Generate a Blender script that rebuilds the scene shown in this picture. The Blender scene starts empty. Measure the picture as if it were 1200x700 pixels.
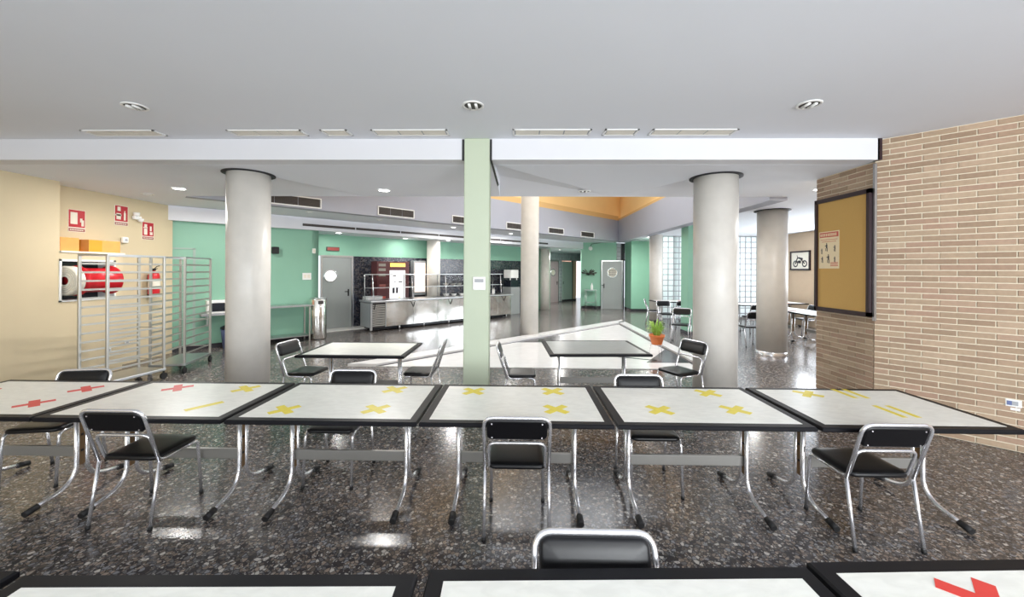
import bpy, math, random
from mathutils import Vector, Matrix

# ------------------------------------------------------------ camera, world, lights, exposure
scn = bpy.context.scene
COL = scn.collection
PI = math.pi
cd = bpy.data.cameras.new('camera'); cam = bpy.data.objects.new('camera', cd); COL.objects.link(cam)
cd.sensor_fit = 'HORIZONTAL'; cd.sensor_width = 36; cd.lens = 36 * 455 / 1200
cd.shift_y = -33 / 1200
cd.clip_start = 0.05
cam.location = (0, 0, 1.7)
cam.rotation_euler = (Matrix.Rotation(math.radians(1.1), 4, 'Z') @ Matrix.Rotation(PI / 2, 4, 'X')
                      @ Matrix.Rotation(math.radians(0.30), 4, 'Z')).to_euler()
scn.camera = cam

w = bpy.data.worlds.new('world'); scn.world = w; w.use_nodes = True
bg = w.node_tree.nodes['Background']
bg.inputs[0].default_value = (0.86, 0.93, 1.0, 1); bg.inputs[1].default_value = 0.8

def area(name, loc, rot, sx, sy, power, color=(1, 1, 1)):
    l = bpy.data.lights.new(name, 'AREA'); l.shape = 'RECTANGLE'; l.size = sx; l.size_y = sy
    l.energy = power; l.color = color
    o = bpy.data.objects.new(name, l); o.location = loc; o.rotation_euler = rot; COL.objects.link(o)
    return o
# daylight through the row of windows behind the viewer and the atrium skylight
area('window_daylight', (-3.0, -3.35, 1.7), (PI / 2 + .3, 0, 0), 6.0, 1.9, 90, (0.93, 0.97, 1.0))
area('window_daylight', (3.6, -3.35, 1.7), (PI / 2 + .3, 0, 0), 6.0, 1.9, 330, (0.93, 0.97, 1.0))
area('skylight_daylight', (1.3, 10.0, 5.7), (0, 0, 0), 4.5, 4.5, 150, (0.97, 0.98, 1.0))
area('glass_block_daylight', (7.0, 14.7, 1.6), (-PI / 2, 0, 0), 4.2, 2.8, 95, (0.95, 0.98, 1.0))
area('hall_daylight', (5.0, 20.9, 2.3), (PI / 2, 0, PI * .75 + PI), 1.8, 1.8, 60, (1, .97, .93))
area('side_area_light', (8.85, 10.0, 1.9), (0, PI / 2, 0), 1.6, 5.0, 150, (0.86, 0.93, 1.0))  # area lamp standing in the dining room; the wall behind has no window

vs = scn.view_settings
vs.view_transform = 'Standard'; vs.look = 'None'; vs.gamma = 1; vs.exposure = 0.87
scn.cycles.max_bounces = 10; scn.cycles.diffuse_bounces = 6; scn.cycles.glossy_bounces = 4
scn.cycles.sample_clamp_indirect = 6.0

# ------------------------------------------------------------ materials
def srgb(r, g, b):
    return tuple(((c / 255) / 12.92 if c / 255 <= .04045 else ((c / 255 + .055) / 1.055) ** 2.4) for c in (r, g, b)) + (1,)
class NT:
    def __init__(s, name):
        s.m = bpy.data.materials.new(name); s.m.use_nodes = True
        s.t = s.m.node_tree; s.b = s.t.nodes['Principled BSDF']
    def n(s, typ, **kw):
        n = s.t.nodes.new(typ)
        for k, v in kw.items():
            if k in n.inputs: n.inputs[k].default_value = v
            else: setattr(n, k, v)
        return n
    def l(s, a, b): s.t.links.new(a, b)
    def coord(s, scale=1.0, kind='Object', world=False):
        if world:
            g = s.n('ShaderNodeNewGeometry'); out = g.outputs['Position']
        else:
            out = s.n('ShaderNodeTexCoord').outputs[kind]
        mp = s.n('ShaderNodeMapping')
        mp.inputs['Scale'].default_value = (scale,) * 3 if not isinstance(scale, tuple) else scale
        s.l(out, mp.inputs[0]); return mp.outputs[0]
    def bump(s, h, strength, dist=0.01):
        b = s.n('ShaderNodeBump', Strength=strength, Distance=dist); s.l(h, b.inputs['Height']); s.l(b.outputs[0], s.b.inputs['Normal'])
def plain(name, col, rough=0.5, metal=0.0, vary=0.0, scale=6.0, bump=0.0, spec=None):
    x = NT(name); x.b.inputs['Roughness'].default_value = rough; x.b.inputs['Metallic'].default_value = metal
    if spec is not None: x.b.inputs['Specular IOR Level'].default_value = spec
    n = x.n('ShaderNodeTexNoise', Scale=scale, Detail=5.0); x.l(x.coord(), n.inputs['Vector'])
    r = x.n('ShaderNodeValToRGB')
    a = tuple(max(0, c * (1 - vary)) for c in col[:3]) + (1,); b = tuple(min(1, c * (1 + vary)) for c in col[:3]) + (1,)
    r.color_ramp.elements[0].color = a; r.color_ramp.elements[1].color = b
    r.color_ramp.elements[0].position = .3; r.color_ramp.elements[1].position = .7
    x.l(n.outputs[0], r.inputs[0]); x.l(r.outputs[0], x.b.inputs['Base Color'])
    if bump: x.bump(n.outputs[0], bump)
    return x.m
def glow(name, col, strength):
    x = NT(name); x.b.inputs['Base Color'].default_value = col
    x.b.inputs['Emission Color'].default_value = col; x.b.inputs['Emission Strength'].default_value = strength
    return x.m

def terrazzo(name, dark=1.0):
    x = NT(name)
    c = x.coord(world=True)
    v1 = x.n('ShaderNodeTexVoronoi', Scale=42.0, Randomness=1.0); x.l(c, v1.inputs['Vector'])
    r1 = x.n('ShaderNodeValToRGB'); e = r1.color_ramp
    cols = [(0, (60, 56, 55)), (.18, (92, 84, 78)), (.40, (120, 108, 99)), (.58, (98, 96, 97)), (.74, (142, 128, 117)), (.86, (128, 128, 132)), (.94, (184, 178, 171))]
    e.elements[0].position = 0; e.elements[0].color = srgb(*cols[0][1])
    e.elements[1].position = .94; e.elements[1].color = srgb(*cols[-1][1])
    for p, k in cols[1:-1]:
        q = e.elements.new(p); q.color = srgb(*k)
    e.interpolation = 'CONSTANT'
    sx = x.n('ShaderNodeSeparateColor'); x.l(v1.outputs['Color'], sx.inputs[0]); x.l(sx.outputs[0], r1.inputs[0])
    v2 = x.n('ShaderNodeTexVoronoi', Scale=42.0, feature='DISTANCE_TO_EDGE'); x.l(c, v2.inputs['Vector'])
    mr = x.n('ShaderNodeMapRange'); mr.inputs[1].default_value = 0.02; mr.inputs[2].default_value = 0.14; x.l(v2.outputs[0], mr.inputs[0])
    mx = x.n('ShaderNodeMix', data_type='RGBA'); mx.inputs[6].default_value = srgb(52, 51, 55)
    x.l(mr.outputs[0], mx.inputs[0]); x.l(r1.outputs[0], mx.inputs[7])
    v3 = x.n('ShaderNodeTexVoronoi', Scale=120.0); x.l(c, v3.inputs['Vector'])
    r3 = x.n('ShaderNodeValToRGB'); r3.color_ramp.interpolation = 'CONSTANT'
    r3.color_ramp.elements[0].color = (0, 0, 0, 1); r3.color_ramp.elements[1].position = .93; r3.color_ramp.elements[1].color = (1, 1, 1, 1)
    s3 = x.n('ShaderNodeSeparateColor'); x.l(v3.outputs['Color'], s3.inputs[0]); x.l(s3.outputs[1], r3.inputs[0])
    m3 = x.n('ShaderNodeMix', data_type='RGBA'); m3.inputs[7].default_value = srgb(150, 146, 142)
    x.l(r3.outputs[0], m3.inputs[0]); x.l(mx.outputs[2], m3.inputs[6])
    x.l(m3.outputs[2], x.b.inputs['Base Color'])
    nz = x.n('ShaderNodeTexNoise', Scale=1.2, Detail=3.0); x.l(c, nz.inputs['Vector'])
    rr = x.n('ShaderNodeMapRange'); rr.inputs[3].default_value = .13; rr.inputs[4].default_value = .24; x.l(nz.outputs[0], rr.inputs[0])
    x.l(rr.outputs[0], x.b.inputs['Roughness'])
    x.b.inputs['Specular IOR Level'].default_value = 0.5
    return x.m

def brickmat(name):
    x = NT(name)
    oi = x.n('ShaderNodeObjectInfo')
    r = x.n('ShaderNodeValToRGB'); e = r.color_ramp
    e.elements[0].color = srgb(160, 134, 112); e.elements[1].color = srgb(178, 156, 132)
    for p, k in ((.3, (171, 149, 125)), (.55, (150, 127, 105)), (.75, (166, 137, 117))):
        q = e.elements.new(p); q.color = srgb(*k)
    x.l(oi.outputs['Random'], r.inputs[0])
    n = x.n('ShaderNodeTexNoise', Scale=30.0, Detail=6.0); x.l(x.coord(world=True), n.inputs['Vector'])
    mr = x.n('ShaderNodeMapRange'); mr.inputs[3].default_value = .82; mr.inputs[4].default_value = 1.12; x.l(n.outputs[0], mr.inputs[0])
    m = x.n('ShaderNodeVectorMath', operation='SCALE'); x.l(r.outputs[0], m.inputs[0]); x.l(mr.outputs[0], m.inputs['Scale'])
    x.l(m.outputs[0], x.b.inputs['Base Color']); x.b.inputs['Roughness'].default_value = .85
    x.bump(n.outputs[0], .4, .004)
    return x.m

def laminate(name, tint=(232, 232, 225)):
    x = NT(name)
    n = x.n('ShaderNodeTexNoise', Scale=3.0, Detail=6.0, Distortion=.6)
    mp = x.coord((4.0, 9.0, 1.0)); x.l(mp, n.inputs['Vector'])
    x.t.nodes[-1] if False else None
    r = x.n('ShaderNodeValToRGB')
    r.color_ramp.elements[0].position = .35; r.color_ramp.elements[0].color = srgb(*[c - 9 for c in tint])
    r.color_ramp.elements[1].position = .62; r.color_ramp.elements[1].color = srgb(*tint)
    x.l(n.outputs[0], r.inputs[0]); x.l(r.outputs[0], x.b.inputs['Base Color'])
    x.b.inputs['Roughness'].default_value = .32
    for nd in x.t.nodes:
        if nd.type == 'MAPPING': nd.inputs['Rotation'].default_value = (0, 0, .6)
    return x.m

def steel_wavy(name):
    x = NT(name); x.b.inputs['Metallic'].default_value = 1; x.b.inputs['Roughness'].default_value = .16
    x.b.inputs['Base Color'].default_value = srgb(232, 230, 226)
    n = x.n('ShaderNodeTexNoise', Scale=1.6, Detail=1.0); x.l(x.coord(), n.inputs['Vector'])
    x.bump(n.outputs[0], .5, .05)
    return x.m

M = dict(
    floor=terrazzo('polished terrazzo'),
    lilac=plain('grey lilac paint', srgb(160, 162, 172), .75, vary=.02, scale=1.0),
    ceil=plain('ceiling paint', srgb(226, 229, 236), .8, vary=.012, scale=1.0),
    white=plain('white plaster', srgb(214, 215, 220), .7, vary=.01, scale=1.5),
    beige=plain('beige wall paint', srgb(206, 190, 158), .75, vary=.02, scale=2.0),
    beigelight=plain('light beige wall paint', srgb(190, 168, 144), .75, vary=.02),
    green=plain('green wall paint', srgb(130, 176, 154), .55, vary=.02, scale=2.0),
    sage=plain('sage green paint', srgb(184, 194, 172), .5, vary=.015, scale=3.0),
    column=plain('pale stucco column', srgb(212, 208, 201), .38, vary=.035, scale=7.0, bump=.12),
    mortar=plain('mortar', srgb(216, 204, 182), .9, vary=.05, scale=40),
    brick=brickmat('brick'),
    laminate=laminate('marbled white laminate'),
    laminate2=laminate('grey laminate', (176, 180, 178)),
    black=plain('black edge', srgb(16, 16, 20), .45, vary=.1, spec=.18),
    rubber=plain('black rubber', srgb(18, 18, 20), .6),
    vinyl=plain('black vinyl', srgb(11, 11, 14), .34, vary=.12, scale=30, bump=.03, spec=.35),
    chrome=plain('chrome tube', srgb(232, 232, 236), .2, .82),
    dull=plain('brushed steel', srgb(188, 190, 192), .32, 1.0, vary=.04, scale=20),
    alu=plain('aluminium rail', srgb(186, 184, 178), .38, .85, vary=.03),
    bar=plain('grey painted bar', srgb(136, 134, 130), .4, .4, vary=.03),
    steel=steel_wavy('polished stainless sheet'),
    brown=plain('brown plate', srgb(118, 92, 62), .5, .2, vary=.08, scale=20),
    yellow=plain('yellow tape', srgb(226, 208, 60), .45, vary=.06, scale=30),
    red=plain('red tape', srgb(214, 62, 56), .45, vary=.04, scale=30),
    fire=plain('fire red enamel', srgb(196, 24, 36), .35, vary=.05),
    signred=plain('sign red', srgb(178, 26, 40), .45, vary=.04),
    caption=plain('sign caption', srgb(150, 88, 82), .5),
    signwhite=plain('sign white', srgb(226, 220, 206), .5, vary=.02),
    marble=plain('white marble', srgb(222, 220, 218), .16, vary=.04, scale=5),
    darkstone=plain('dark stone', srgb(48, 46, 52), .18, vary=.2, scale=18),
    dark=plain('dark trim and shade', srgb(30, 30, 34), .7),
    grille=plain('grille brown', srgb(62, 56, 54), .5, vary=.1),
    orange=plain('apricot paint', srgb(240, 206, 148), .7, vary=.02, scale=2.0),
    ochre=plain('ochre band', srgb(206, 168, 112), .7, vary=.02, scale=2.0),  # darker tone for the band below the apricot walls
    cork=plain('cork', srgb(196, 158, 92), .9, vary=.05, scale=220, bump=.2),
    maroon=plain('dark maroon frame', srgb(40, 20, 26), .4, vary=.1),
    card=plain('cardboard orange', srgb(222, 158, 84), .75, vary=.05, scale=8),
    cardd=plain('cardboard amber', srgb(214, 150, 40), .75, vary=.05, scale=8),
    plastic=plain('white plastic', srgb(232, 232, 230), .4, vary=.01),
    grey=plain('grey plastic', srgb(160, 162, 166), .5, vary=.02),
    doorgrey=plain('grey door', srgb(148, 152, 152), .4, vary=.03, scale=2),
    doorpink=plain('pinkish door', srgb(186, 168, 172), .45, vary=.02),
    doorgreen=plain('grey green door', srgb(150, 168, 160), .45, vary=.02),
    leaf=plain('leaf green', srgb(150, 186, 84), .5, vary=.25, scale=14),
    leafdark=plain('dark leaf', srgb(40, 44, 36), .6, vary=.2, scale=14),
    terracotta=plain('terracotta pot', srgb(214, 118, 62), .6, vary=.05, scale=10),
    paper=plain('cream paper', srgb(232, 214, 178), .7, vary=.03, scale=10),
    ink=plain('dark print', srgb(58, 54, 60), .7),
    inkred=plain('red print', srgb(196, 92, 78), .7),
    inkpale=plain('grey print', srgb(140, 138, 128), .7),
    bluebin=plain('blue grey bin', srgb(96, 108, 150), .5),
    screen=plain('dark screen', srgb(22, 26, 36), .2),
    lamp=glow('lamp glow', (1, .98, .95, 1), 9.0),
    lit=glow('backlit panel', srgb(250, 250, 252), .5),
    litwarm=glow('backlit warm panel', srgb(255, 232, 216), .5),
    lithead=glow('backlit yellow header', srgb(255, 206, 90), .8),
    yellowprint=plain('yellow print', srgb(236, 222, 70), .5),
    maroonpanel=plain('maroon panel', srgb(84, 34, 36), .4, vary=.05),
    exitred=plain('exit sign red', srgb(150, 66, 60), .5),
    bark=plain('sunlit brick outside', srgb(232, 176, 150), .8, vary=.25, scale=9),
)
def granite():
    x = NT('dark granite tiles')
    c = x.coord(world=True)
    v = x.n('ShaderNodeTexVoronoi', Scale=26.0); x.l(c, v.inputs['Vector'])
    sx = x.n('ShaderNodeSeparateColor'); x.l(v.outputs['Color'], sx.inputs[0])
    r = x.n('ShaderNodeValToRGB'); r.color_ramp.elements[0].color = srgb(20, 24, 34); r.color_ramp.elements[1].color = srgb(84, 80, 80)
    q = r.color_ramp.elements.new(.55); q.color = srgb(44, 48, 60)
    x.l(sx.outputs[0], r.inputs[0]); x.l(r.outputs[0], x.b.inputs['Base Color']); x.b.inputs['Roughness'].default_value = .2
    return x.m
M['granite'] = granite()
def glassy():
    x = NT('window glass'); x.b.inputs['Transmission Weight'].default_value = 1; x.b.inputs['Roughness'].default_value = .02
    x.b.inputs['IOR'].default_value = 1.1; return x.m
M['glass'] = glassy()
def blockglass():
    x = NT('glass block')
    tr = x.n('ShaderNodeBsdfTranslucent'); tr.inputs[0].default_value = (.92, .96, .97, 1)
    mx = x.n('ShaderNodeMixShader'); mx.inputs[0].default_value = .25
    x.b.inputs['Base Color'].default_value = srgb(200, 206, 206); x.b.inputs['Roughness'].default_value = .1
    x.l(tr.outputs[0], mx.inputs[1]); x.l(x.b.outputs[0], mx.inputs[2])
    x.l(mx.outputs[0], x.t.nodes['Material Output'].inputs[0])
    return x.m
M['block'] = blockglass()

# ------------------------------------------------------------ mesh helpers
class MB:
    def __init__(s): s.v = []; s.f = []; s.sm = []
    def add(s, vs_, fs, smooth=False):
        o = len(s.v); s.v += [tuple(p) for p in vs_]; s.f += [tuple(i + o for i in f) for f in fs]; s.sm += [smooth] * len(fs); return s
    def box(s, x0, x1, y0, y1, z0, z1):
        x0, x1 = min(x0, x1), max(x0, x1); y0, y1 = min(y0, y1), max(y0, y1); z0, z1 = min(z0, z1), max(z0, z1)
        return s.add([(x0, y0, z0), (x1, y0, z0), (x1, y1, z0), (x0, y1, z0), (x0, y0, z1), (x1, y0, z1), (x1, y1, z1), (x0, y1, z1)],
                     [(3, 2, 1, 0), (4, 5, 6, 7), (0, 1, 5, 4), (1, 2, 6, 5), (2, 3, 7, 6), (3, 0, 4, 7)])
    def cbox(s, x0, x1, y0, y1, z0, z1, c=.006):
        # box with its four long vertical sides and top edge softened
        a = [(x0 + c, y0), (x1 - c, y0), (x1, y0 + c), (x1, y1 - c), (x1 - c, y1), (x0 + c, y1), (x0, y1 - c), (x0, y0 + c)]
        cx, cy = (x0 + x1) / 2, (y0 + y1) / 2
        def sh(k): return [(cx + (px - cx) * (1 - 2 * k / max(x1 - x0, 1e-6)), cy + (py - cy) * (1 - 2 * k / max(y1 - y0, 1e-6))) for px, py in a]
        rings = [[(p[0], p[1], z0) for p in sh(c * .6)], [(p[0], p[1], z0 + c) for p in a], [(p[0], p[1], z1 - c) for p in a], [(p[0], p[1], z1) for p in sh(c * .6)]]
        return s.rings(rings, True, False)
    def rings(s, rings, caps=True, smooth=True, closed=True):
        n = len(rings[0]); vs_ = [p for r in rings for p in r]; fs = []
        for k in range(len(rings) - 1):
            for i in range(n if closed else n - 1):
                j = (i + 1) % n
                fs.append((k * n + i, k * n + j, (k + 1) * n + j, (k + 1) * n + i))
        s.add(vs_, fs, smooth)
        if caps:
            o = len(s.v) - len(vs_)
            s.f.append(tuple(o + i for i in range(n - 1, -1, -1))); s.sm.append(False)
            s.f.append(tuple(o + (len(rings) - 1) * n + i for i in range(n))); s.sm.append(False)
        return s
    def tube(s, pts, r, n=8, caps=True):
        pts = [Vector(p) for p in pts]; rings = []; up = None
        for i, p in enumerate(pts):
            t = (pts[min(i + 1, len(pts) - 1)] - pts[max(i - 1, 0)]).normalized()
            if up is None:
                up = Vector((0, 0, 1)) if abs(t.z) < .9 else Vector((1, 0, 0))
            a = (up - t * up.dot(t)).normalized(); b = t.cross(a); up = a
            rr = r[i] if isinstance(r, (list, tuple)) else r
            rings.append([p + (a * math.cos(2 * PI * k / n) + b * math.sin(2 * PI * k / n)) * rr for k in range(n)])
        return s.rings(rings, caps)
    def lathe(s, prof, c=(0, 0, 0), n=24, caps=True):
        return s.rings([[(c[0] + r * math.cos(2 * PI * k / n), c[1] + r * math.sin(2 * PI * k / n), c[2] + z) for k in range(n)] for r, z in prof], caps)
    def prism(s, poly, z0, z1):
        n = len(poly)
        ar = sum(poly[i][0] * poly[(i + 1) % n][1] - poly[(i + 1) % n][0] * poly[i][1] for i in range(n))
        if ar < 0: poly = poly[::-1]
        return s.rings([[(p[0], p[1], z0) for p in poly], [(p[0], p[1], z1) for p in poly]], True, False)
    def tf(s, m): s.v = [tuple(m @ Vector(p)) for p in s.v]; return s
    def mesh(s, name, m):
        me = bpy.data.meshes.new(name); me.from_pydata(s.v, [], s.f); me.materials.append(m)
        me.polygons.foreach_set('use_smooth', s.sm); me.update(); return me
    def build(s, name, m, parent=None, label=None, kind=None):
        return link(name, s.mesh(name, M[m] if isinstance(m, str) else m), parent, label, kind)
def link(name, me, parent=None, label=None, kind=None):
    o = bpy.data.objects.new(name, me); COL.objects.link(o)
    if parent is not None: o.parent = parent
    if label: o['label'] = label
    if kind: o['kind'] = kind
    return o
def thing(name, label, cat, loc=(0, 0, 0), rz=0, group=None):
    o = bpy.data.objects.new(name, None); COL.objects.link(o); o.empty_display_size = .1
    o.location = loc; o.rotation_euler = (0, 0, rz); o['label'] = label; o['category'] = cat
    if group: o['group'] = group
    return o
def tag(o, label, cat, group=None):
    o['label'] = label; o['category'] = cat
    if group: o['group'] = group
    return o
def dup(root, loc, rz, label, group=None):
    def cp(o, par):
        c = o.copy(); COL.objects.link(c)
        if par is not None: c.parent = par
        for k in list(o.children): cp(k, c)
        return c
    r = cp(root, None); r.location = loc; r.rotation_euler = (0, 0, rz); r['label'] = label
    if group: r['group'] = group
    return r
def fillet(pts, rad, seg=6):
    pts = [Vector(p) for p in pts]; out = [pts[0]]
    for i in range(1, len(pts) - 1):
        a, b, c = pts[i - 1], pts[i], pts[i + 1]
        u = (a - b).normalized(); v = (c - b).normalized()
        d = min(rad, (a - b).length * .49, (c - b).length * .49)
        p, q = b + u * d, b + v * d
        for k in range(seg + 1):
            t = k / seg
            out.append(p * (1 - t) ** 2 + b * 2 * t * (1 - t) + q * t * t)
    out.append(pts[-1]); return out
def struct(name, mb, m, parent=None):
    o = mb.build(name, m, parent)
    if parent is None: o['kind'] = 'structure'
    return o
def wallbox(name, p, q, z0, z1, th, m, side=1, **k):
    """vertical wall slab from p to q in plan; th is laid to the left (side=1) or right of the run"""
    return struct(name, slab(p, q, z0, z1, th, side), m, **k)
def slab(p, q, z0, z1, th, side=1):
    d = Vector((q[0] - p[0], q[1] - p[1])).normalized(); n = Vector((-d.y, d.x)) * side * th
    return MB().prism([(p[0], p[1]), (q[0], q[1]), (q[0] + n.x, q[1] + n.y), (p[0] + n.x, p[1] + n.y)], z0, z1)

# ------------------------------------------------------------ structure
ZL, ZF, ZK = 2.96, 3.2, 2.68
A45 = PI / 4
struct('floor', MB().box(-8.2, 10.2, -3.6, 24.5, -.2, 0), 'floor')
# front ceiling, beam and lower ceilings
struct('ceiling', MB().box(-7.4, 10.0, -3.6, 4.425, ZF, 3.5), 'ceil')
struct('trim_1', MB().box(-7.4, 4.02, 4.42, 4.62, ZL + .001, 3.5), 'white')
# lower ceiling strip with shallow folded facets in its underside
def folded():
    from mathutils.geometry import delaunay_2d_cdt
    V3 = [(-7.4, 4.62, 0), (10, 4.62, 0), (10, 6.62, 0), (-7.4, 6.62, 0),
          (1.6, 6.62, 0), (2.36, 5.2, 0), (2.2, 6.62, 0), (2.62, 5.75, .12), (3.5, 6.62, 0),
          (-2.62, 6.62, 0), (-3.40, 5.2, 0), (-3.2, 6.62, 0), (-3.72, 5.75, .12), (-4.8, 6.62, 0),
          (-.30, 4.62, 0), (.42, 6.62, 0), (-.30, 5.6, .11), (-.34, 6.62, 0)]
    E = [(0, 1), (1, 2), (2, 8), (8, 6), (6, 4), (4, 15), (15, 17), (17, 9), (9, 11), (11, 13), (13, 3), (3, 0), (4, 5), (5, 7), (7, 4), (7, 6), (7, 8), (5, 8),
         (9, 10), (10, 12), (12, 9), (12, 11), (12, 13), (10, 13), (14, 17), (14, 4), (14, 16), (16, 15), (16, 17), (16, 4)]
    o = delaunay_2d_cdt([Vector(v[:2]) for v in V3], E, [], 1, 1e-5)
    m = MB(); vv = []
    for p, org in zip(o[0], o[3]): vv.append((p.x, p.y, ZL + V3[org[0]][2]))
    m.add(vv, [tuple(reversed(f)) for f in o[2]])
    m.box(-7.4, 10, 4.62, 6.62, ZL + .15, 3.3)
    n = len(m.v)
    for a, b in ((0, 1), (1, 2), (2, 3), (3, 0)):
        pa, pb = V3[a], V3[b]; m.add([(pa[0], pa[1], ZL), (pb[0], pb[1], ZL), (pb[0], pb[1], ZL + .15), (pa[0], pa[1], ZL + .15)], [(0, 1, 2, 3)])
    return m
struct('ceiling', folded(), 'ceil')
struct('ceiling', MB().prism([(-8.0, 6.62), (-5.88, 6.62), (4.2, 16.7), (4.2, 17.45), (2.9, 17.45), (-8.0, 6.55)], ZL, 3.3), 'ceil')
struct('ceiling', MB().prism([(4.3, 6.62), (10, 6.62), (10, 17.45), (4.3, 17.45)], ZL, 3.3), 'ceil')
struct('ceiling', MB().prism([(-8, 6.62), (2.76, 17.38), (2.76, 17.72), (6, 17.72), (6, 24.5), (-8, 24.5)], ZK, 2.9), 'ceil')
# fascia above the green wall
struct('trim_2', slab((-7.9, 6.7), (2.85, 17.45), ZK - .01, ZL + .02, .12), 'white')
# atrium walls
struct('wall_atrium_left', slab((-5.78, 6.62), (4.2, 16.6), ZL - .005, 3.84, .2), 'lilac')
struct('wall_atrium_right', MB().box(4.2, 4.5, 6.62, 16.6, ZL - .06, 3.84), 'lilac')
struct('trim_3', slab((-5.6, 6.8), (4.2, 16.6), 3.84, 4.02, .14), 'ochre')
struct('trim_4', MB().box(4.2, 4.4, 6.7, 16.6, 3.84, 3.92), 'ochre')
struct('wall_atrium_upper_left', slab((-5.78, 7.0), (4.5, 17.28), 4.0, 6.0, .1), 'orange')
struct('wall_atrium_upper_right', MB().box(4.42, 4.52, 6.62, 17.2, 3.84, 6.0), 'orange')
struct('wall_atrium_front', MB().box(-6.0, 4.5, 6.52, 6.62, 3.3, 6.0), 'orange')
sk = struct('window_1', MB().prism([(-6.0, 6.62), (4.5, 6.62), (4.5, 17.2)], 6.0, 6.02), 'glass')
for k in range(5):
    xx = -3.4 + k * 1.6
    MB().box(xx, xx + .08, 6.62, min(17.0, xx + 12.7), 5.84, 5.99).build('rafter', 'dull', sk)
MB().box(1.6, 4.4, 12.3, 12.42, 5.3, 5.5).build('rafter', 'grille', sk)
# left wall: front plane, the lower jog with its ledge, the recessed wall
struct('wall_left', MB().box(-7.4, -6.7, -3.6, 5.53, 0, 3.3), 'beige')
jog = MB().box(-7.0, -6.7, 5.53, 6.43, 0, 1.22)
jog.box(-7.0, -6.7, 5.53, 6.43, 1.80, 1.93).box(-7.0, -6.7, 6.30, 6.43, 1.22, 1.80).box(-7.0, -6.97, 5.55, 6.3, 1.22, 1.8)
struct('wall_left_low', jog, 'beige')
struct('trim_5', MB().box(-7.0, -6.68, 5.53, 6.45, 1.93, 1.955), 'signwhite')
struct('wall_left_back', MB().box(-7.4, -7.0, 5.53, 7.7, 0, ZL), 'beige')
# green walls
gw = wallbox('wall_green', (-7.4, 7.4), (-5.08, 9.72), 0, ZK + .02, .15, 'green')
wallbox('baseboard_green', (-7.15, 7.63), (-5.10, 9.68), 0, .1, .012, 'darkstone', -1)
wallbox('wall_green_return', (-5.08, 9.72), (-5.75, 10.39), 0, ZK + .02, .15, 'green', 1)
wk = slab((-5.9, 10.33), (.6, 16.83), 2.09, ZK + .02, .2)
struct('wall_kitchen_upper', wk, 'green')
struct('wall_kitchen_lower', slab((-4.88, 11.35), (.6, 16.83), 0, 2.09, .2), 'granite')
for k in range(1, 9):      # tile joints of the dark stone wall
    pass
wallbox('wall_kitchen_end', (.6, 16.83), (1.4, 17.6), 0, ZK + .02, .15, 'green')
# recessed door outline on the green wall
dg = struct('door_1', slab((-7.28, 7.52), (-6.82, 7.98), 0, 2.1, .012, -1), 'green')
fr = slab((-6.82, 7.98), (-6.79, 8.01), 0, 2.13, .025, -1); fr.add(*(lambda q: (q.v, q.f))(slab((-7.28, 7.52), (-6.79, 8.01), 2.1, 2.13, .025, -1)))
fr.build('door_frame', 'doorgreen', dg)
# kitchen door with porthole
def porthole_door(name, p, ang, wd, ht, mat, zc, r, off, handle_x, parts=True, th=.05):
    """door at p (plan), running along ang; local x along, y towards the viewer is negative"""
    o = MB().box(0, wd, 0, th, 0, ht).build(name, mat); o['kind'] = 'structure'
    o.location = (p[0], p[1], 0); o.rotation_euler = (0, 0, ang)
    n = 28
    ring = [[(off + rr * math.cos(2 * PI * k / n), yy, zc + rr * math.sin(2 * PI * k / n)) for k in range(n)] for rr, yy in ((r + .035, 0), (r + .03, -.02), (r, -.02), (r - .005, -.004))]
    MB().rings(ring, False).build('porthole_rim', 'chrome', o)
    MB().rings([[(off + r * math.cos(2 * PI * k / n), yy, zc + r * math.sin(2 * PI * k / n)) for k in range(n)] for yy in (-.001, -.006)], True).build('porthole_glass', 'lit' if name == 'door_2' else 'signwhite', o)
    if name == 'door_3':
        q = MB()
        for k in range(-2, 3): q.box(off + k * .065 - .008, off + k * .065 + .008, -.012, -.006, zc - .16, zc + .16).box(off - .16, off + .16, -.012, -.006, zc + k * .065 - .008, zc + k * .065 + .008)
        q.build('porthole_grid', 'ink', o)
    MB().box(handle_x - .02, handle_x + .02, -.012, 0, .93, 1.13).tube([(handle_x, -.01, 1.06), (handle_x, -.055, 1.06), (handle_x - .12, -.06, 1.06)], .011).build('handle', 'rubber', o)
    fb = MB().box(-.05, 0, -.02, th, 0, ht + .05).box(wd, wd + .05, -.02, th, 0, ht + .05).box(0, wd, -.02, th, ht, ht + .05)
    fb.build('door_frame', 'dull', o)
    return o
porthole_door('door_2', (-5.5, 10.73), A45, .80, 2.05, 'doorgrey', 1.52, .15, .22, .72)
struct('floor_plinth', MB().prism([(-5.45, 10.1), (-4.4, 11.15), (-4.75, 11.5), (-5.8, 10.45)], 0, .02), 'marble')['label'] = 'pale floor slab in front of the kitchen door'

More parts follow.
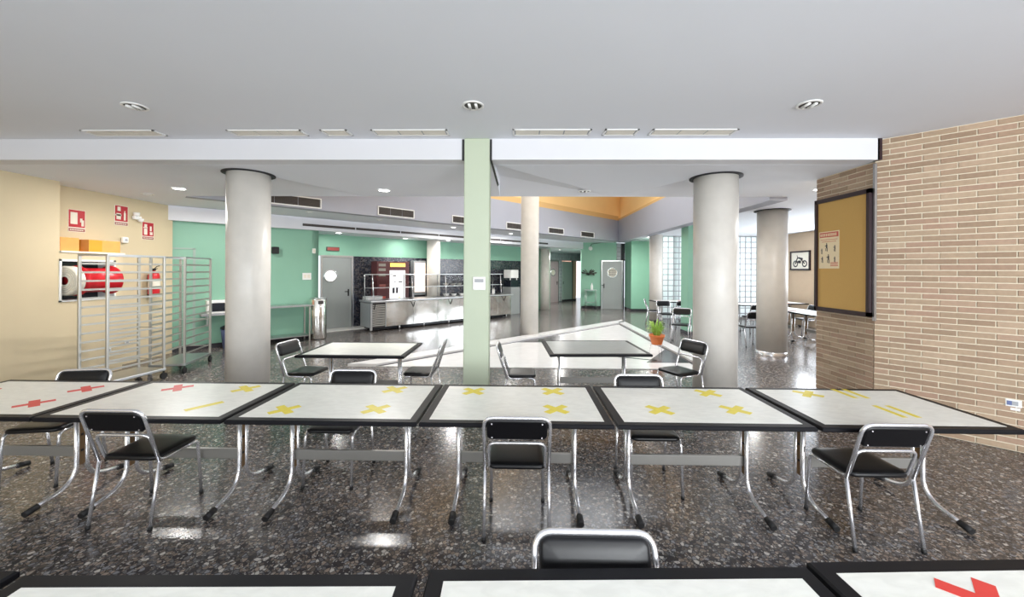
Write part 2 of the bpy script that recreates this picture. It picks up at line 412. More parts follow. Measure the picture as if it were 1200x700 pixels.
# right: brick corner
PC = (4.036, 4.492)
br = struct('wall_right', MB().prism([(PC[0], PC[1]), (9.6, -1.05), (9.8, -.85), (4.35, 4.6), (4.2, 4.6)], 0, 3.2), 'mortar')
brs = struct('wall_right_return', MB().box(4.037, 4.4, 4.52, 5.35, 0, 2.958), 'mortar')
random.seed(4)
CH, BL, BH, JT = .0615, .25, .051, .0105
def brickmesh(L, name='brick'):
    c = .002; y = -.007
    m = MB(); m.add([(0, 0, 0), (L, 0, 0), (L, 0, BH), (0, 0, BH), (c, y, c), (L - c, y, c), (L - c, y, BH - c), (c, y, BH - c)],
                    [(4, 5, 6, 7), (0, 1, 5, 4), (1, 2, 6, 5), (2, 3, 7, 6), (3, 0, 4, 7)])
    return m
full = brickmesh(BL - JT).mesh('brick', M['brick'])
meshes = {}
def bm_len(L):
    k = round(L, 3)
    if k not in meshes: meshes[k] = brickmesh(k).mesh('brick', M['brick'])
    return meshes[k]
def lay(parent, org, ang, length, ncourse, maxlen, phase=0):
    far = MB(); R = Matrix.Translation((org[0], org[1], 0)) @ Matrix.Rotation(ang, 4, 'Z')
    for c in range(ncourse):
        z = .006 + c * CH; x = 0.0; first = (c + phase) % 2
        while x < length - .02:
            L = (BL / 2 if (first and x == 0) else BL) - JT
            L = min(L, length - x)
            if L < .02: break
            dy = random.uniform(-.0015, .0015)
            if x < maxlen:
                o = link('brick', full if abs(L - (BL - JT)) < 1e-4 else bm_len(L), parent)
                o.matrix_world = R @ Matrix.Translation((x, dy, z))
            else:
                b = brickmesh(L); b.tf(R @ Matrix.Translation((x, dy, z))); far.add(b.v, b.f)
            x += L + JT
    if far.v: far.build('brick', 'brick', parent, kind='stuff')
lay(br, PC, -A45, 7.6, 52, 1.2)
lay(brs, (4.037, 5.35), -PI / 2, .85, 48, 9)
struct('trim_6', MB().box(4.0, 4.05, 4.42, 4.49, ZL, ZF), 'maroon')
struct('trim_7', MB().box(4.005, 4.03, 4.46, 4.485, 1.15, 2.93), 'dull')
# rear of the room behind the viewer: wall with two window openings
struct('wall_back', MB().box(-7.4, 10, -3.7, -3.5, 0, .8).box(-7.4, 10, -3.7, -3.5, 2.7, 3.3).box(-7.4, -6, -3.7, -3.5, .8, 2.7).box(.0, .6, -3.7, -3.5, .8, 2.7).box(6.6, 10, -3.7, -3.5, .8, 2.7), 'beige')
struct('wall_side', MB().box(9.6, 9.8, -3.6, -.9, 0, 3.3), 'beigelight')
# right dining room
struct('wall_far_right', MB().box(9.0, 9.2, 4.9, 14.2, 0, ZL), 'beigelight')
struct('wall_far_right_side', MB().box(4.45, 9.2, 5.1, 5.2, 0, ZL), 'beigelight')
gb = MB(); mo = MB()
for i in range(21):
    for j in range(15):
        x = 4.92 + i * .195; z = .02 + j * .195
        gb.rings([[(x + a, y, z + b) for a, b in ((k, k), (.185 - k, k), (.185 - k, .185 - k), (k, .185 - k))] for k, y in ((.02, 13.96), (.006, 13.972), (0, 14.0), (0, 14.04), (.012, 14.058))], True, False)
for i in range(22): mo.box(4.902 + i * .195, 4.928 + i * .195, 13.955, 14.045, 0, ZL)
for j in range(16): mo.box(4.91, 9.0, 13.955, 14.045, .002 + j * .195, .028 + j * .195)
gwl = struct('wall_glass_block', mo, 'grey'); gb.build('glass_block', 'block', gwl, kind='stuff')
struct('wall_green_jamb', MB().box(4.48, 4.67, 10.4, 10.85, 0, ZL), 'green')
struct('trim_8', MB().box(4.47, 4.68, 10.39, 10.86, 0, .1), 'darkstone')
struct('wall_pillar', MB().box(4.72, 5.5, 16.5, 17.5, 0, ZL), 'green')
struct('trim_9', MB().box(4.71, 5.51, 16.49, 17.5, 0, .1), 'darkstone')
struct('wall_far_side', MB().box(5.5, 5.6, 14.06, 17.5, 0, ZL), 'green')
# far green wall with door
struct('wall_far_green', MB().box(2.78, 3.72, 17.5, 17.7, 0, ZL + .1).box(3.72, 4.35, 17.5, 17.7, 2.16, ZL + .1), 'green')
struct('wall_far_green_side', slab((2.95, 17.7), (3.85, 23.3), 0, ZL, .1, -1), 'green')
struct('baseboard_far', MB().box(2.78, 3.70, 17.48, 17.5, 0, .12), 'darkstone')
porthole_door('door_3', (3.70, 17.42), 0, .86, 2.12, 'doorgrey', 1.62, .2, .45, .08)
struct('wall_far_shade', MB().box(4.35, 4.8, 17.9, 18, 0, ZL), 'dark')  # dark sheet stands in for the shade inside the opening beside the door
g2 = MB()
for j in range(4): g2.box(4.38, 4.53, 17.5, 17.6, 2.18 + j * .19, 2.355 + j * .19)
gg = struct('window_2', MB().box(4.36, 4.56, 17.52, 17.58, 2.16, 2.95), 'grey'); g2.build('glass_block', 'block', gg, kind='stuff')
wn = struct('window_3', MB().box(4.57, 4.72, 17.5, 17.56, 2.16, 2.22).box(4.57, 4.72, 17.5, 17.56, 2.88, 2.94).box(4.57, 4.60, 17.5, 17.56, 2.16, 2.94), 'dark')
MB().box(4.6, 4.72, 17.52, 17.53, 2.22, 2.88).build('pane', 'screen', wn)
# far hall: 45 degree wall with doors, glass block band and a bright opening
HF = thing
hall = Vector((1.4, 20.45))
def hp(s, d=0): return (1.4 + s * .7071 + d * .7071, 20.45 + s * .7071 - d * .7071)
struct('wall_hall', slab(hp(2.32), hp(2.6), 0, 2.25, .1), 'beigelight')
hb = MB(); hm = MB()
for i in range(17):
    for j in range(3):
        q = slab(hp(i * .19 + .01), hp(i * .19 + .18), 2.28 + j * .16, 2.28 + j * .16 + .15, .06); hb.add(q.v, q.f)
q = slab(hp(0), hp(3.3), 2.25, ZK + .05, .03); hm.add(q.v, q.f)
for j in range(12):
    q = slab(hp(1.08), hp(1.27), .05 + j * .185, .22 + j * .185, .06); hb.add(q.v, q.f)
q = slab(hp(1.04), hp(1.31), 0, 2.25, .03); hm.add(q.v, q.f)
hw = struct('window_4', hm, 'grey'); hb.tf(Matrix.Translation((.03, -.03, 0))); hb.build('glass_block', 'block', hw, kind='stuff')
porthole_door('door_4', hp(.06), A45, .94, 2.2, 'doorpink', 1.6, .16, .5, .85)
d5 = struct('door_5', slab(hp(1.36), hp(2.24), 0, 2.2, .05), 'doorgreen'); 
slab(hp(2.24), hp(2.32), 0, 2.24, .08).build('door_frame', 'dark', d5)
slab(hp(1.42, .02), hp(1.45, .02), .95, 1.1, .03).build('handle', 'rubber', d5)
struct('wall_outside', slab(hp(1.8, -2.5), hp(6.0, -2.5), 0, 3.0, .2), 'bark')
struct('baseboard_hall', slab(hp(1.34), hp(2.6), 0, .1, .02, -1), 'darkstone')

# columns with a dark collar painted as the shaded gap round the top
def column(label, x, y, r, z1, collar=True, base=False):
    t = thing('column', label, 'column', (x, y, 0))
    MB().lathe([(r, 0), (r, z1 * .5), (r, z1)], n=48).build('shaft', 'column', t)
    if collar: MB().lathe([(r + .001, ZL - .012), (r + .055, ZL - .012), (r + .055, ZL - .002), (r + .001, ZL - .002)], n=48, caps=False).build('gap_shade_ring', 'dark', t, 'dark ring for the shaded gap at the column top')
    if base: MB().lathe([(r + .012, 0), (r + .012, .075), (r + .002, .08)], n=48, caps=False).build('base_ring', 'chrome', t, 'polished metal band round the foot')
    return t
column('thick round stucco column on the left in front of the green wall', -3.59, 5.08, .25, ZL - .001)
column('thick round stucco column on the right beside the white paved triangle', 2.62, 5.25, .27, ZL - .001)
column('tall round column rising into the skylight well beyond the green post', .27, 10.22, .235, 5.85, False)
column('round column with polished metal foot band left of the cork board', 5.2, 8.1, .27, ZL - .001, True, True)
column('slim pale column standing behind the serving counter', -2.86, 12.86, .22, ZK - .001, False)
column('grey far column just right of the skylight well column', 1.12, 17.1, .22, ZL - .3, False)
column('grey far column beside the glass block wall', 4.78, 13.7, .22, ZL - .001, False)
# square sage post flush with the beam
t = thing('square_post', 'square sage green post in the middle under the white beam', 'post', (0, 0, 0))
MB().cbox(-.635, -.345, 4.40, 4.615, 0, 3.198, .008).build('shaft', 'sage', t)
MB().box(-.66, -.637, 4.408, 4.43, 2.95, 3.19).build('gap_shade_strip', 'dark', t)  # dark strips stand in for the shade in the gaps beside the post
MB().box(-.343, -.32, 4.408, 4.43, 2.95, 3.19).build('gap_shade_strip', 'dark', t)
MB().add([(-.343, 4.45, 2.96), (-.32, 4.45, 2.96), (-.27, 4.9, 2.8), (-.29, 4.9, 2.78), (-.343, 4.6, 2.96), (-.32, 4.6, 2.96), (-.27, 5.0, 2.8), (-.29, 5.0, 2.78)],
         [(0, 1, 2, 3), (4, 7, 6, 5), (0, 3, 7, 4), (1, 5, 6, 2), (0, 4, 5, 1), (3, 2, 6, 7)]).build('bracket', 'leafdark', t)
t = thing('thermostat', 'white wall thermostat with grey display on the sage green post', 'thermostat', (-.455, 4.395, 1.55))
MB().cbox(-.072, .072, -.022, .004, -.075, .075, .006).build('casing', 'plastic', t)
MB().box(-.05, .05, -.026, -.022, .012, .05).build('display', 'grey', t)

# platform: white marble triangle with raised strip and dark inlays
pf = struct('floor_platform', MB().prism([(-3.0, 6.75), (3.45, 6.75), (3.45, 13.2)], .0005, .012), 'marble')
pf['label'] = 'white marble triangle under the skylight'
def strip(poly, z, m, nm): MB().prism(poly, .012, z).build(nm, m, pf)
strip([(-3.0, 6.75), (3.45, 13.2), (3.45, 12.7), (-2.5, 6.75)], .05, 'marble', 'border_strip')
strip([(3.2, 6.75), (3.45, 6.75), (3.45, 12.9), (3.2, 12.6)], .05, 'marble', 'border_strip')
strip([(-2.5, 6.75), (3.2, 12.45), (3.2, 12.37), (-2.42, 6.75)], .016, 'darkstone', 'joint_line')
strip([(3.13, 6.75), (3.2, 6.75), (3.2, 12.37), (3.13, 12.3)], .016, 'darkstone', 'joint_line')
strip([(-.15, 9.1), (.95, 10.2), (1.05, 10.05), (.95, 9.15)], .017, 'darkstone', 'dark_inlay')
strip([(2.35, 7.2), (3.13, 8.4), (3.13, 7.2)], .017, 'darkstone', 'dark_inlay')
strip([(1.6, 7.85), (2.6, 7.4), (2.6, 7.34), (1.6, 7.79)], .017, 'darkstone', 'joint_line')

# ------------------------------------------------------------ ceiling fittings
random.seed(2)
def downlight(label, x, y, z, r, lit, energy=0, group=None):
    t = thing('ceiling_downlight', label, 'light', (x, y, z), 0, group)
    MB().lathe([(r * .78, -.002), (r * .82, -.012), (r, -.008), (r, -.001)], n=28, caps=False).build('trim_ring', 'plastic', t)
    if lit:
        MB().lathe([(r * .8, -.003), (r * .8, -.006)], n=24).build('diffuser', 'lamp', t)
        l = bpy.data.lights.new('lamp', 'AREA'); l.shape = 'DISK'; l.size = r * 1.5; l.energy = energy; l.color = (1, .97, .93)
        o = bpy.data.objects.new('lamp', l); COL.objects.link(o); o.parent = t; o.location = (0, 0, -.02)
    else:
        MB().lathe([(r * .8, -.003), (r * .8, -.0045)], n=24).build('reflector', 'grille', t)
        b = MB()
        for s in (-1, 1): b.tube([(s * r * .3, -r * .5, -.012), (s * r * .3, r * .5, -.012)], r * .13, 8)
        b.build('bulb', 'plastic', t)
    return t
for lab, x in (('unlit round downlight above the left tables', -3.56), ('unlit round downlight right above the sage post', -.43), ('unlit round downlight near the brick wall', 2.58)):
    downlight(lab, x, 3.52, ZF, .1, False)
downlight('lit round downlight left of the left stucco column', -5.35, 6.0, ZL, .1, True, 28)
downlight('lit round downlight between left column and sage post', -2.15, 6.11, ZL, .1, True, 28)
downlight('unlit round downlight at the edge of the skylight well', 1.02, 6.16, ZL, .1, False)
downlight('small lit downlight peeping out left of the left column', -5.6, 7.45, ZL, .08, True, 14)
downlight('small unlit disc on the ceiling near the beige wall', -6.3, 6.45, ZL, .09, False)
for lab, x, y, z in (('lit downlight above the kitchen door', -4.85, 9.96 + .35, ZK), ('lit downlight above the drinks machine', -3.55, 12.0, ZK),
                     ('lit downlight right of the slim counter column', -2.35, 12.75, ZK)):
    downlight(lab, x, y, z, .1, True, 7)
for lab, x, y, z, li in (('dim downlight between the two soffits, nearest the left column', -4.6, 8.4, ZL, False), ('dim downlight between the soffits above the steel bin', -3.55, 9.75, ZL, False),
                     ('small downlight between the soffits above the counter end', -1.95, 11.4, ZL, True), ('small lit downlight just right of the sage post', -.3, 13.3, ZL, True),
                     ('lit downlight at the entrance of the far hall', 1.9, 18.2, ZK, True), ('lit downlight over the far green pillar', 4.75, 14.4, ZL, True),
                     ('lit downlight in front of the glass block wall', 7.0, 11.8, ZL, True), ('small bright downlight at the end of the brick return', 4.55, 6.0, ZL, True)):
    downlight(lab, x, y, z, .08, li, 55 if 'far' in lab else 22)

def ceiling_vent(label, x0, x1, y0=4.12, y1=4.3):
    t = thing('ceiling_vent', label, 'vent', ((x0 + x1) / 2, (y0 + y1) / 2, ZF)); a = (x1 - x0) / 2; b = (y1 - y0) / 2
    f = MB().box(-a, a, -b, -b + .018, -.01, -.001).box(-a, a, b - .018, b, -.01, -.001).box(-a, -a + .018, -b, b, -.01, -.001).box(a - .018, a, -b, b, -.01, -.001)
    f.build('frame', 'plastic', t)
    MB().box(-a + .018, a - .018, -b + .018, b - .018, -.003, -.001).build('backing', 'grey', t)
    n = 3 if x1 - x0 > .5 else 1; wv = (2 * a - .05) / n
    for k in range(n):
        x = -a + .025 + k * wv
        MB().cbox(x + .006, x + wv - .006, -b + .026, b - .026, -.008, -.003, .002).build('panel', 'signwhite', t)
ceiling_vent('leftmost long ceiling vent beside the beam', -4.78, -3.97)
ceiling_vent('long ceiling vent second from left, above the left column', -3.17, -2.36)
ceiling_vent('small square ceiling vent left of the post', -2.15, -1.86)
ceiling_vent('long ceiling vent just left of the sage post', -1.6, -.78)
ceiling_vent('long ceiling vent just right of the sage post', -.08, .76)
ceiling_vent('small square ceiling vent right of the post', .9, 1.26)
ceiling_vent('rightmost long ceiling vent, above the right column', 1.4, 2.3)

def wall_grille(label, X0, X1, z0=2.985, z1=3.2, c=12.4):
    L = (X1 - X0) * 1.414
    t = thing('air_grille', label, 'vent', (X0, X0 + c, 0), A45)
    MB().box(0, L, -.02, -.001, z0, z0 + .022).box(0, L, -.02, -.001, z1 - .022, z1).box(0, .022, -.02, -.001, z0, z1).box(L - .022, L, -.02, -.001, z0, z1).build('frame', 'plastic', t)
    for k in range(3):
        a = .022 + k * (L - .044) / 3; b = a + (L - .044) / 3 - .012
        q = MB().box(a, b, -.006, -.001, z0 + .022, z1 - .022)
        for j in range(5): q.box(a, b, -.014, -.006, z0 + .03 + j * .032, z0 + .044 + j * .032)
        q.build('louvre', 'grille', t)
for lab, a, b in (('brown air grille half hidden by the left column', -5.15, -4.22), ('brown air grille between left column and sage post', -3.34, -2.66), ('brown air grille touching the sage post on its left', -1.85, -1.2),
                  ('brown air grille between post and the skylight well column', -.42, .2), ('brown air grille right of the skylight well column', .98, 1.58), ('brown air grille nearest the well corner', 2.3, 2.92)):
    wall_grille(lab, a, b)
t = thing('slot_diffuser', 'long dark slot air diffuser along the white soffit over the counter', 'vent', (-5.27, 9.33, 0), A45)
for k in range(7):
    MB().box(k * 1.3, k * 1.3 + 1.27, -.012, .001, 2.755, 2.815).build('slot', 'grille', t)

# ------------------------------------------------------------ tables
TH, TW, TD = .733, 1.235, .83
def table_proto(name, label, w_=TW, d=TD, lam='laminate'):
    t = thing(name, label, 'table')
    e = .054; h = .030; a, b = w_ / 2, d / 2
    # soft black edge band: profile swept round the four sides
    prof = [(e, 0), (.006, 0), (0, -.007), (0, -h + .007), (.006, -h), (e, -h)]
    f = MB(); ring = []
    for ins, z in prof: ring.append([(-a + ins, -b + ins, TH + z), (a - ins, -b + ins, TH + z), (a - ins, b - ins, TH + z), (-a + ins, b - ins, TH + z)])
    f.rings(ring, False, False); f.build('edge_band', 'black', t)
    MB().box(-a + e, a - e, -b + e, b - e, TH - h, TH + .0006).build('tabletop', lam, t)
    fx = .43 * w_ / TW; oy = .05
    for s in (-1, 1):
        x = s * fx
        g = MB().tube([(x, oy - .30, TH - h - .012), (x, oy + .25, TH - h - .012)], .012)
        for k in (-1, 1):
            g.tube(fillet([(x, oy + k * .035, TH - h - .012), (x, oy + k * .035, .085), (x, oy + k * .33, .028)], .17, 8), .0155, 10)
        lg = g.build('leg', 'chrome', t)
        for k in (-1, 1):
            m = MB().tube([(x, oy + k * .27, .0385), (x, oy + k * .345, .024)], .0215, 10); m.build('foot_cap', 'rubber', lg)
        p = MB().box(x - .003, x + .003, oy - .022, oy + .022, .20, .66)
        p.build('leg_plate', 'brown', lg)
        bl = MB()
        for z in (.3, .42, .54): bl.box(x - .007, x + .007, oy - .008, oy + .008, z, z + .016)
        bl.build('bolt', 'rubber', lg)
    MB().cbox(-fx + .004, fx - .004, oy - .012, oy + .012, .262, .336, .004).build('crossbar', 'bar', t)
    return t
def cross(parent, x, y, color, ang=A45, L=.2, wd=.055, par=False):
    m = MB(); z0, z1 = TH + .0008, TH + .0016
    if par:
        for k in (-1, 1):
            q = MB().box(-L / 2 - .02, L / 2 + .02, k * .046 - .018, k * .046 + .018, z0, z1).tf(Matrix.Rotation(ang, 4, 'Z')); m.add(q.v, q.f)
        nm = 'tape_stripe'
    else:
        for k, a in enumerate((ang, ang + PI / 2)):
            q = MB().box(-L / 2, L / 2, -wd / 2, wd / 2, z0 + k * .0004, z1 + k * .0004).tf(Matrix.Rotation(a, 4, 'Z')); m.add(q.v, q.f)
        nm = 'tape_cross'
    o = m.build(nm, color, parent, f'{color} tape {"stripes" if par else "cross"}'); o.location = (x, y, 0); return o
TY = 2.86
row = [('long canteen table leftmost in the middle row, with red tape crosses', -3.775, [(-3.45, 2.70, 'red'), (-3.46, 3.04, 'red'), (-4.2, 2.95, 'red')]),
       ('canteen table with one red cross and two yellow marks, second from the left', -2.525, [(-2.76, 3.09, 'red'), (-2.2, 3.09, 'yellow'), (-2.21, 2.69, 'yellow')]),
       ('canteen table with three yellow crosses in front of the left column', -1.265, [(-1.61, 2.64, 'yellow'), (-.99, 2.67, 'yellow'), (-1.0, 3.11, 'yellow')]),
       ('canteen table in front of the sage post, with a chair centred before it', -.015, [(-.36, 3.09, 'yellow'), (.27, 3.11, 'yellow'), (.26, 2.71, 'yellow')]),
       ('canteen table with three yellow crosses, second from right in the middle row', 1.24, [(.98, 2.72, 'yellow'), (1.51, 2.74, 'yellow'), (1.5, 3.11, 'yellow')]),
       ('canteen table nearest the brick wall with one yellow cross and yellow stripes', 2.505, [(2.29, 3.12, 'yellow')])]
GT = 'middle row of canteen tables'
proto = table_proto('canteen_table', row[0][0]); proto['group'] = GT
tabs = []
for i, (lab, cx, marks) in enumerate(row):
    tb = proto if i == 0 else dup(proto, (0, 0, 0), 0, lab, GT)
    tabs.append((tb, cx, marks))
frow = [('nearest table cut off at the bottom left corner of the view', -2.2, .78, .03), ('near table at the bottom left with plain white top', -.925, .80, .03),
        ('near table at the bottom centre, only its far edge showing', .345, .86, .035), ('near table at the bottom right with a red cross', 1.60, .93, .045)]
for lab, cx, cy, rz in frow: tabs.append((dup(proto, (cx, cy, 0), rz, lab, 'front row of canteen tables'), None, None))
bt1 = dup(proto, (-1.90, 4.72, 0), 0, 'lone canteen table with black edge between left column and sage post', 'free standing tables behind the row')
bt2 = table_proto('canteen_table', 'lone greyish canteen table in front of the white marble triangle', 1.2, .9, 'laminate2')
bt2['group'] = 'free standing tables behind the row'
bt2.location = (.93, 4.95, 0); bt2.rotation_euler = (0, 0, .05)
for tb, cx, marks in tabs:
    if cx is not None:
        tb.location = (cx, TY, 0)
        for (x, y, c) in marks:
            sp = (x, y) == (-2.21, 2.69)
            k = 1.0
            if sp:
                o = MB().box(-.11, .11, -.026, .026, TH + .0008, TH + .0016).tf(Matrix.Rotation(.95, 4, 'Z')).build('tape_strip', c, tb, 'yellow tape strip'); o.location = (x * k - cx, y * k - TY, 0)
            else: cross(tb, x * k - cx, y * k - TY, c, ang=A45 + random.uniform(-.12, .12))
k = 1.0
for (x, y) in ((2.63, 3.14), (2.62, 2.75)): cross(tabs[5][0], x * k - 2.505, y * k - TY, 'yellow', ang=PI / 2, par=True, L=.19)
cross(tabs[8][0], -.02 - .345, 1.065 - .86, 'red', L=.2)
cross(tabs[9][0], 1.39 - 1.60, 1.17 - .93, 'red', L=.22, wd=.05)

# ------------------------------------------------------------ chairs
def padmesh(w_, d, t_, rad, place, m=20):
    """rounded cushion; place(x, y, z) maps local to chair space"""
    def outline(ins):
        pts = []; a, b = w_ / 2 - ins, d / 2 - ins; r = max(rad - ins, .004)
        for cx, cy, a0 in ((a - r, b - r, 0), (-a + r, b - r, PI / 2), (-a + r, -b + r, PI), (a - r, -b + r, 3 * PI / 2)):
            for k in range(6):
                an = a0 + k * PI / 10; pts.append((cx + r * math.cos(an), cy + r * math.sin(an)))
        return pts
    rings = []
    for ins, z in ((.012, 0), (.002, .18), (0, .45), (.004, .75), (.016, .95), (.05, 1.0), (.09, 1.03)):
        rings.append([place(x, y, z * t_) for x, y in outline(min(ins, d / 2 - .01))])
    return MB().rings(rings, True, True)
def make_chair(label):
    t = thing('canteen_chair', label, 'chair')
    W = .205; r = .0112
    def by(z): return -.12 - (z - .42) * .125 / .375
    top = .795
    bf = fillet([(-W, -.125, .415), (-W, by(top), top), (W, by(top), top), (W, -.125, .415)], .065, 8)
    MB().tube(bf, r, 10).build('back_frame', 'chrome', t)
    for s in (-1, 1):
        l = MB().tube([(s * W, -.19, 0.012), (s * W, -.125, .415)], r, 10).build('leg', 'chrome', t)
        MB().tube([(s * W, -.192, 0), (s * W, -.187, .025)], .0135, 10).build('foot_cap', 'rubber', l)
        f = fillet([(s * .19, .235, .012), (s * .185, .205, .415), (s * .185, .12, .415)], .05, 7)
        l = MB().tube(f, r, 10).build('leg', 'chrome', t)
        MB().tube([(s * .19, .2355, 0), (s * .19, .233, .025)], .0135, 10).build('foot_cap', 'rubber', l)
    A = .18
    sf = fillet([(-A - .004, .12, .415), (-A, -.10, .408), (-A, by(.61) + .012, .61), (A, by(.61) + .012, .61), (A, -.10, .408), (A + .004, .12, .415)], .05, 7)
    MB().tube(sf, r * .9, 10).build('seat_frame', 'chrome', t)
    MB().tube([(-.18, .10, .411), (.18, .10, .411)], .008, 8).build('crossbar', 'chrome', t)
    padmesh(.375, .36, .036, .05, lambda x, y, z: (x, .045 + y, .42 + z)).build('seat', 'vinyl', t)
    c0 = .712; tilt = math.atan2(.125, .375)
    # cushion faces forward (+y); its flat back shows from behind
    padmesh(.378, .148, .03, .035, lambda x, y, z: (x, by(c0) - y * math.sin(tilt) - .012 + z * math.cos(tilt), c0 + y * math.cos(tilt) + z * math.sin(tilt))).build('backrest', 'vinyl', t)
    rv = MB()
    for sx in (-1, 1):
        for zz in (.662, .758):
            rv.box(sx * .155 - .004, sx * .155 + .004, by(zz) - .016, by(zz) - .008, zz - .004, zz + .004)
    rv.build('rivet', 'chrome', t)
    return t
G1, G2 = 'chairs at the middle row of tables', 'chairs round the lone tables'
ch = make_chair('black and chrome chair seen from behind, left of centre'); ch['group'] = G1
ch.location = (-2.59, 2.66, 0)
ch['label'] = 'chrome chair with black seat seen from behind at the left tables'
chairs = [((-.01, 2.62), 0, 'chrome chair seen from behind in the middle, in front of the sage post', G1),
          ((2.25, 2.585), .0, 'chrome chair seen from behind at the right tables by the brick wall', G1),
          ((-3.81, 3.14), PI + .17, 'chrome chair on the far side of the leftmost table, near the tray rack', G1),
          ((-1.48, 3.21), PI, 'chrome chair tucked in from the far side, left of the sage post', G1),
          ((1.035, 3.15), PI, 'chrome chair tucked in from the far side, right of the sage post', G1),
          ((.262, 1.105), PI, 'chrome chair nearest the viewer, only its black backrest showing above the near table', 'chair at the front row'),
          ((-2.66, 4.78), -PI / 2 - .1, 'chrome chair at the left end of the lone table near the left column', G2),
          ((-1.18, 4.83), PI / 2 + .02, 'chrome chair at the right end of the left lone table, side on', G2),
          ((-.02, 4.80), -PI / 2, 'chrome chair at the left end of the greyish lone table, side on', G2),
          ((2.06, 4.98), PI / 2 + .45, 'chrome chair against the right stucco column, half turned', G2)]
for (x, y), rz, lab, g in chairs: dup(ch, (x, y, 0), rz, lab, g)
# right dining room
G3, G4 = 'tables in the right dining room', 'chairs in the right dining room'
for x, y, rz, lab in ((6.95, 9.05, PI / 2, 'white table in the right dining room just behind the cork board'), (6.95, 10.35, PI / 2, 'white table in the right dining room, one behind the nearest'),
                      (8.4, 12.6, PI / 2, 'farthest white table along the beige wall of the right dining room'), (5.0, 12.75, 0.1, 'table before the glass blocks with chrome chairs crowded round it'),
                      (7.0, 11.75, 0, 'white table below the glass blocks, seen between the two right columns')):
    dup(proto, (x, y, 0), rz, lab, G3)
bpy.data.objects
for x, y, rz, lab in ((5.3, 9.0, 0, 'dark blue-black chair back left of the metal banded column'), (6.5, 10.95, 0.1, 'chair at the near side of the table seen between the two right columns'),
                      (3.86, 9.35, PI - .5, 'chair just left of the green jamb, nearest the plant'), (4.35, 11.6, PI, 'chair between grey far column and green jamb, middle one'),
                      (4.28, 12.6, PI + 1.2, 'chair at the left end of the table before the glass blocks'), (4.95, 12.1, 0.1, 'chair at the near side of the table before the glass blocks'),
                      (7.75, 9.3, PI / 2, 'chair beyond the near white table by the cork board'), (7.7, 10.6, PI / 2, 'chair beyond the second white table in the right room')):
    dup(ch, (x, y, 0), rz, lab, G4)

# ------------------------------------------------------------ tray racks
def tray_rack(label, loc, rz, W, D, H=1.87, n=13):
    t = thing('tray_rack', label, 'rack', loc, rz)
    for x in (0, W):
        for y in (0, D):
            MB().cbox(x - .016, x + .016, y - .016, y + .016, .14, H, .004).build('post', 'alu', t)
            c = MB().box(x - .006, x + .006, y - .012, y + .012, .07, .15); c.tube([(x - .014, y, .05), (x + .014, y, .05)], .05, 14)
            c.build('caster', 'rubber' if (x, y) != (0, 0) else 'grey', t)
    tf_ = MB().box(-.016, W + .016, -.012, .012, H, H + .022).box(-.016, W + .016, D - .012, D + .012, H, H + .022).box(-.012, .012, 0, D, H, H + .022).box(W - .012, W + .012, 0, D, H, H + .022)
    tf_.build('top_frame', 'dull', t)
    MB().cbox(-.02, W + .02, -.02, D + .02, .13, .165, .004).build('base_tray', 'dull', t)
    for k in range(n):
        z = .30 + k * (H - .42) / (n - 1)
        for x, s in ((.014, 1), (W - .014, -1)):
            m = MB().box(x, x + s * .028, .014, D - .014, z, z + .004).box(x, x + s * .004, .014, D - .014, z, z + .026)
            m.build('runner', 'alu', t)
        MB().box(.0, W, D - .006, D + .004, z + .0, z + .012).build('runner', 'alu', t) if k % 4 == 0 else None
    return t
tray_rack('nearer aluminium tray rack on wheels beside the beige wall', (-6.02, 5.2, 0), -.13, .46, .74)
tray_rack('second aluminium tray rack on wheels, right behind the first one', (-5.86, 6.06, 0), .28, .46, .84)

# ------------------------------------------------------------ left wall objects
XW = -6.7
t = thing('fire_hose_cabinet', 'recessed fire hose cabinet with red reel behind the tray rack', 'fire hose', (0, 0, 0))
MB().box(XW - .27, XW + .012, 5.52, 5.55, 1.2, 1.83).box(XW - .27, XW + .012, 6.28, 6.31, 1.2, 1.83).box(XW - .27, XW + .012, 5.52, 6.31, 1.8, 1.83).box(XW - .27, XW + .012, 5.52, 6.31, 1.2, 1.225).build('frame', 'plastic', t)
MB().box(XW - .268, XW - .26, 5.55, 6.28, 1.22, 1.8).build('back_panel', 'screen', t)
d = MB(); Rm = Matrix.Rotation(-PI / 2, 4, 'X')
d.lathe([(.02, -.25), (.23, -.25), (.23, -.235), (.19, -.23), (.19, .23), (.23, .235), (.23, .25), (.02, .25)], n=28); d.tf(Matrix.Translation((XW - .02, 6.0, 1.51)) @ Rm)
d.build('reel', 'fire', t)
d = MB()
for k in range(5):
    d.lathe([(.205, -.012), (.222, 0), (.205, .012), (.19, 0), (.205, -.012)], (0, 0, -.30 - k * .022), 28, False)
    d.lathe([(.06 + k * .03, -.394), (.075 + k * .03, -.408), (.09 + k * .03, -.394), (.075 + k * .03, -.38), (.06 + k * .03, -.394)], (0, 0, 0), 28, False)
d.tf(Matrix.Translation((XW - .02, 6.0, 1.51)) @ Rm); d.build('hose', 'signwhite', t)
t = thing('fire_extinguisher', 'red fire extinguisher hanging on the beige wall behind the racks', 'fire extinguisher', (-6.88, 7.18, 1.18))
MB().lathe([(.02, 0), (.08, .005), (.088, .03), (.088, .38), (.07, .43), (.03, .46), (.022, .48)], n=24).build('cylinder', 'fire', t)
MB().lathe([(.091, 0), (.091, .04)], n=24).build('base_ring', 'rubber', t)
MB().box(-.02, .02, -.02, .02, .48, .52).tube([(0, 0, .51), (0, .06, .56), (0, .11, .57)], .008).tube([(0, 0, .5), (0, .07, .52)], .007).build('valve', 'rubber', t)
MB().tube(fillet([(0, -.02, .5), (.02, -.1, .48), (.06, -.11, .3), (.05, -.1, .12)], .06), .009).build('hose', 'rubber', t)
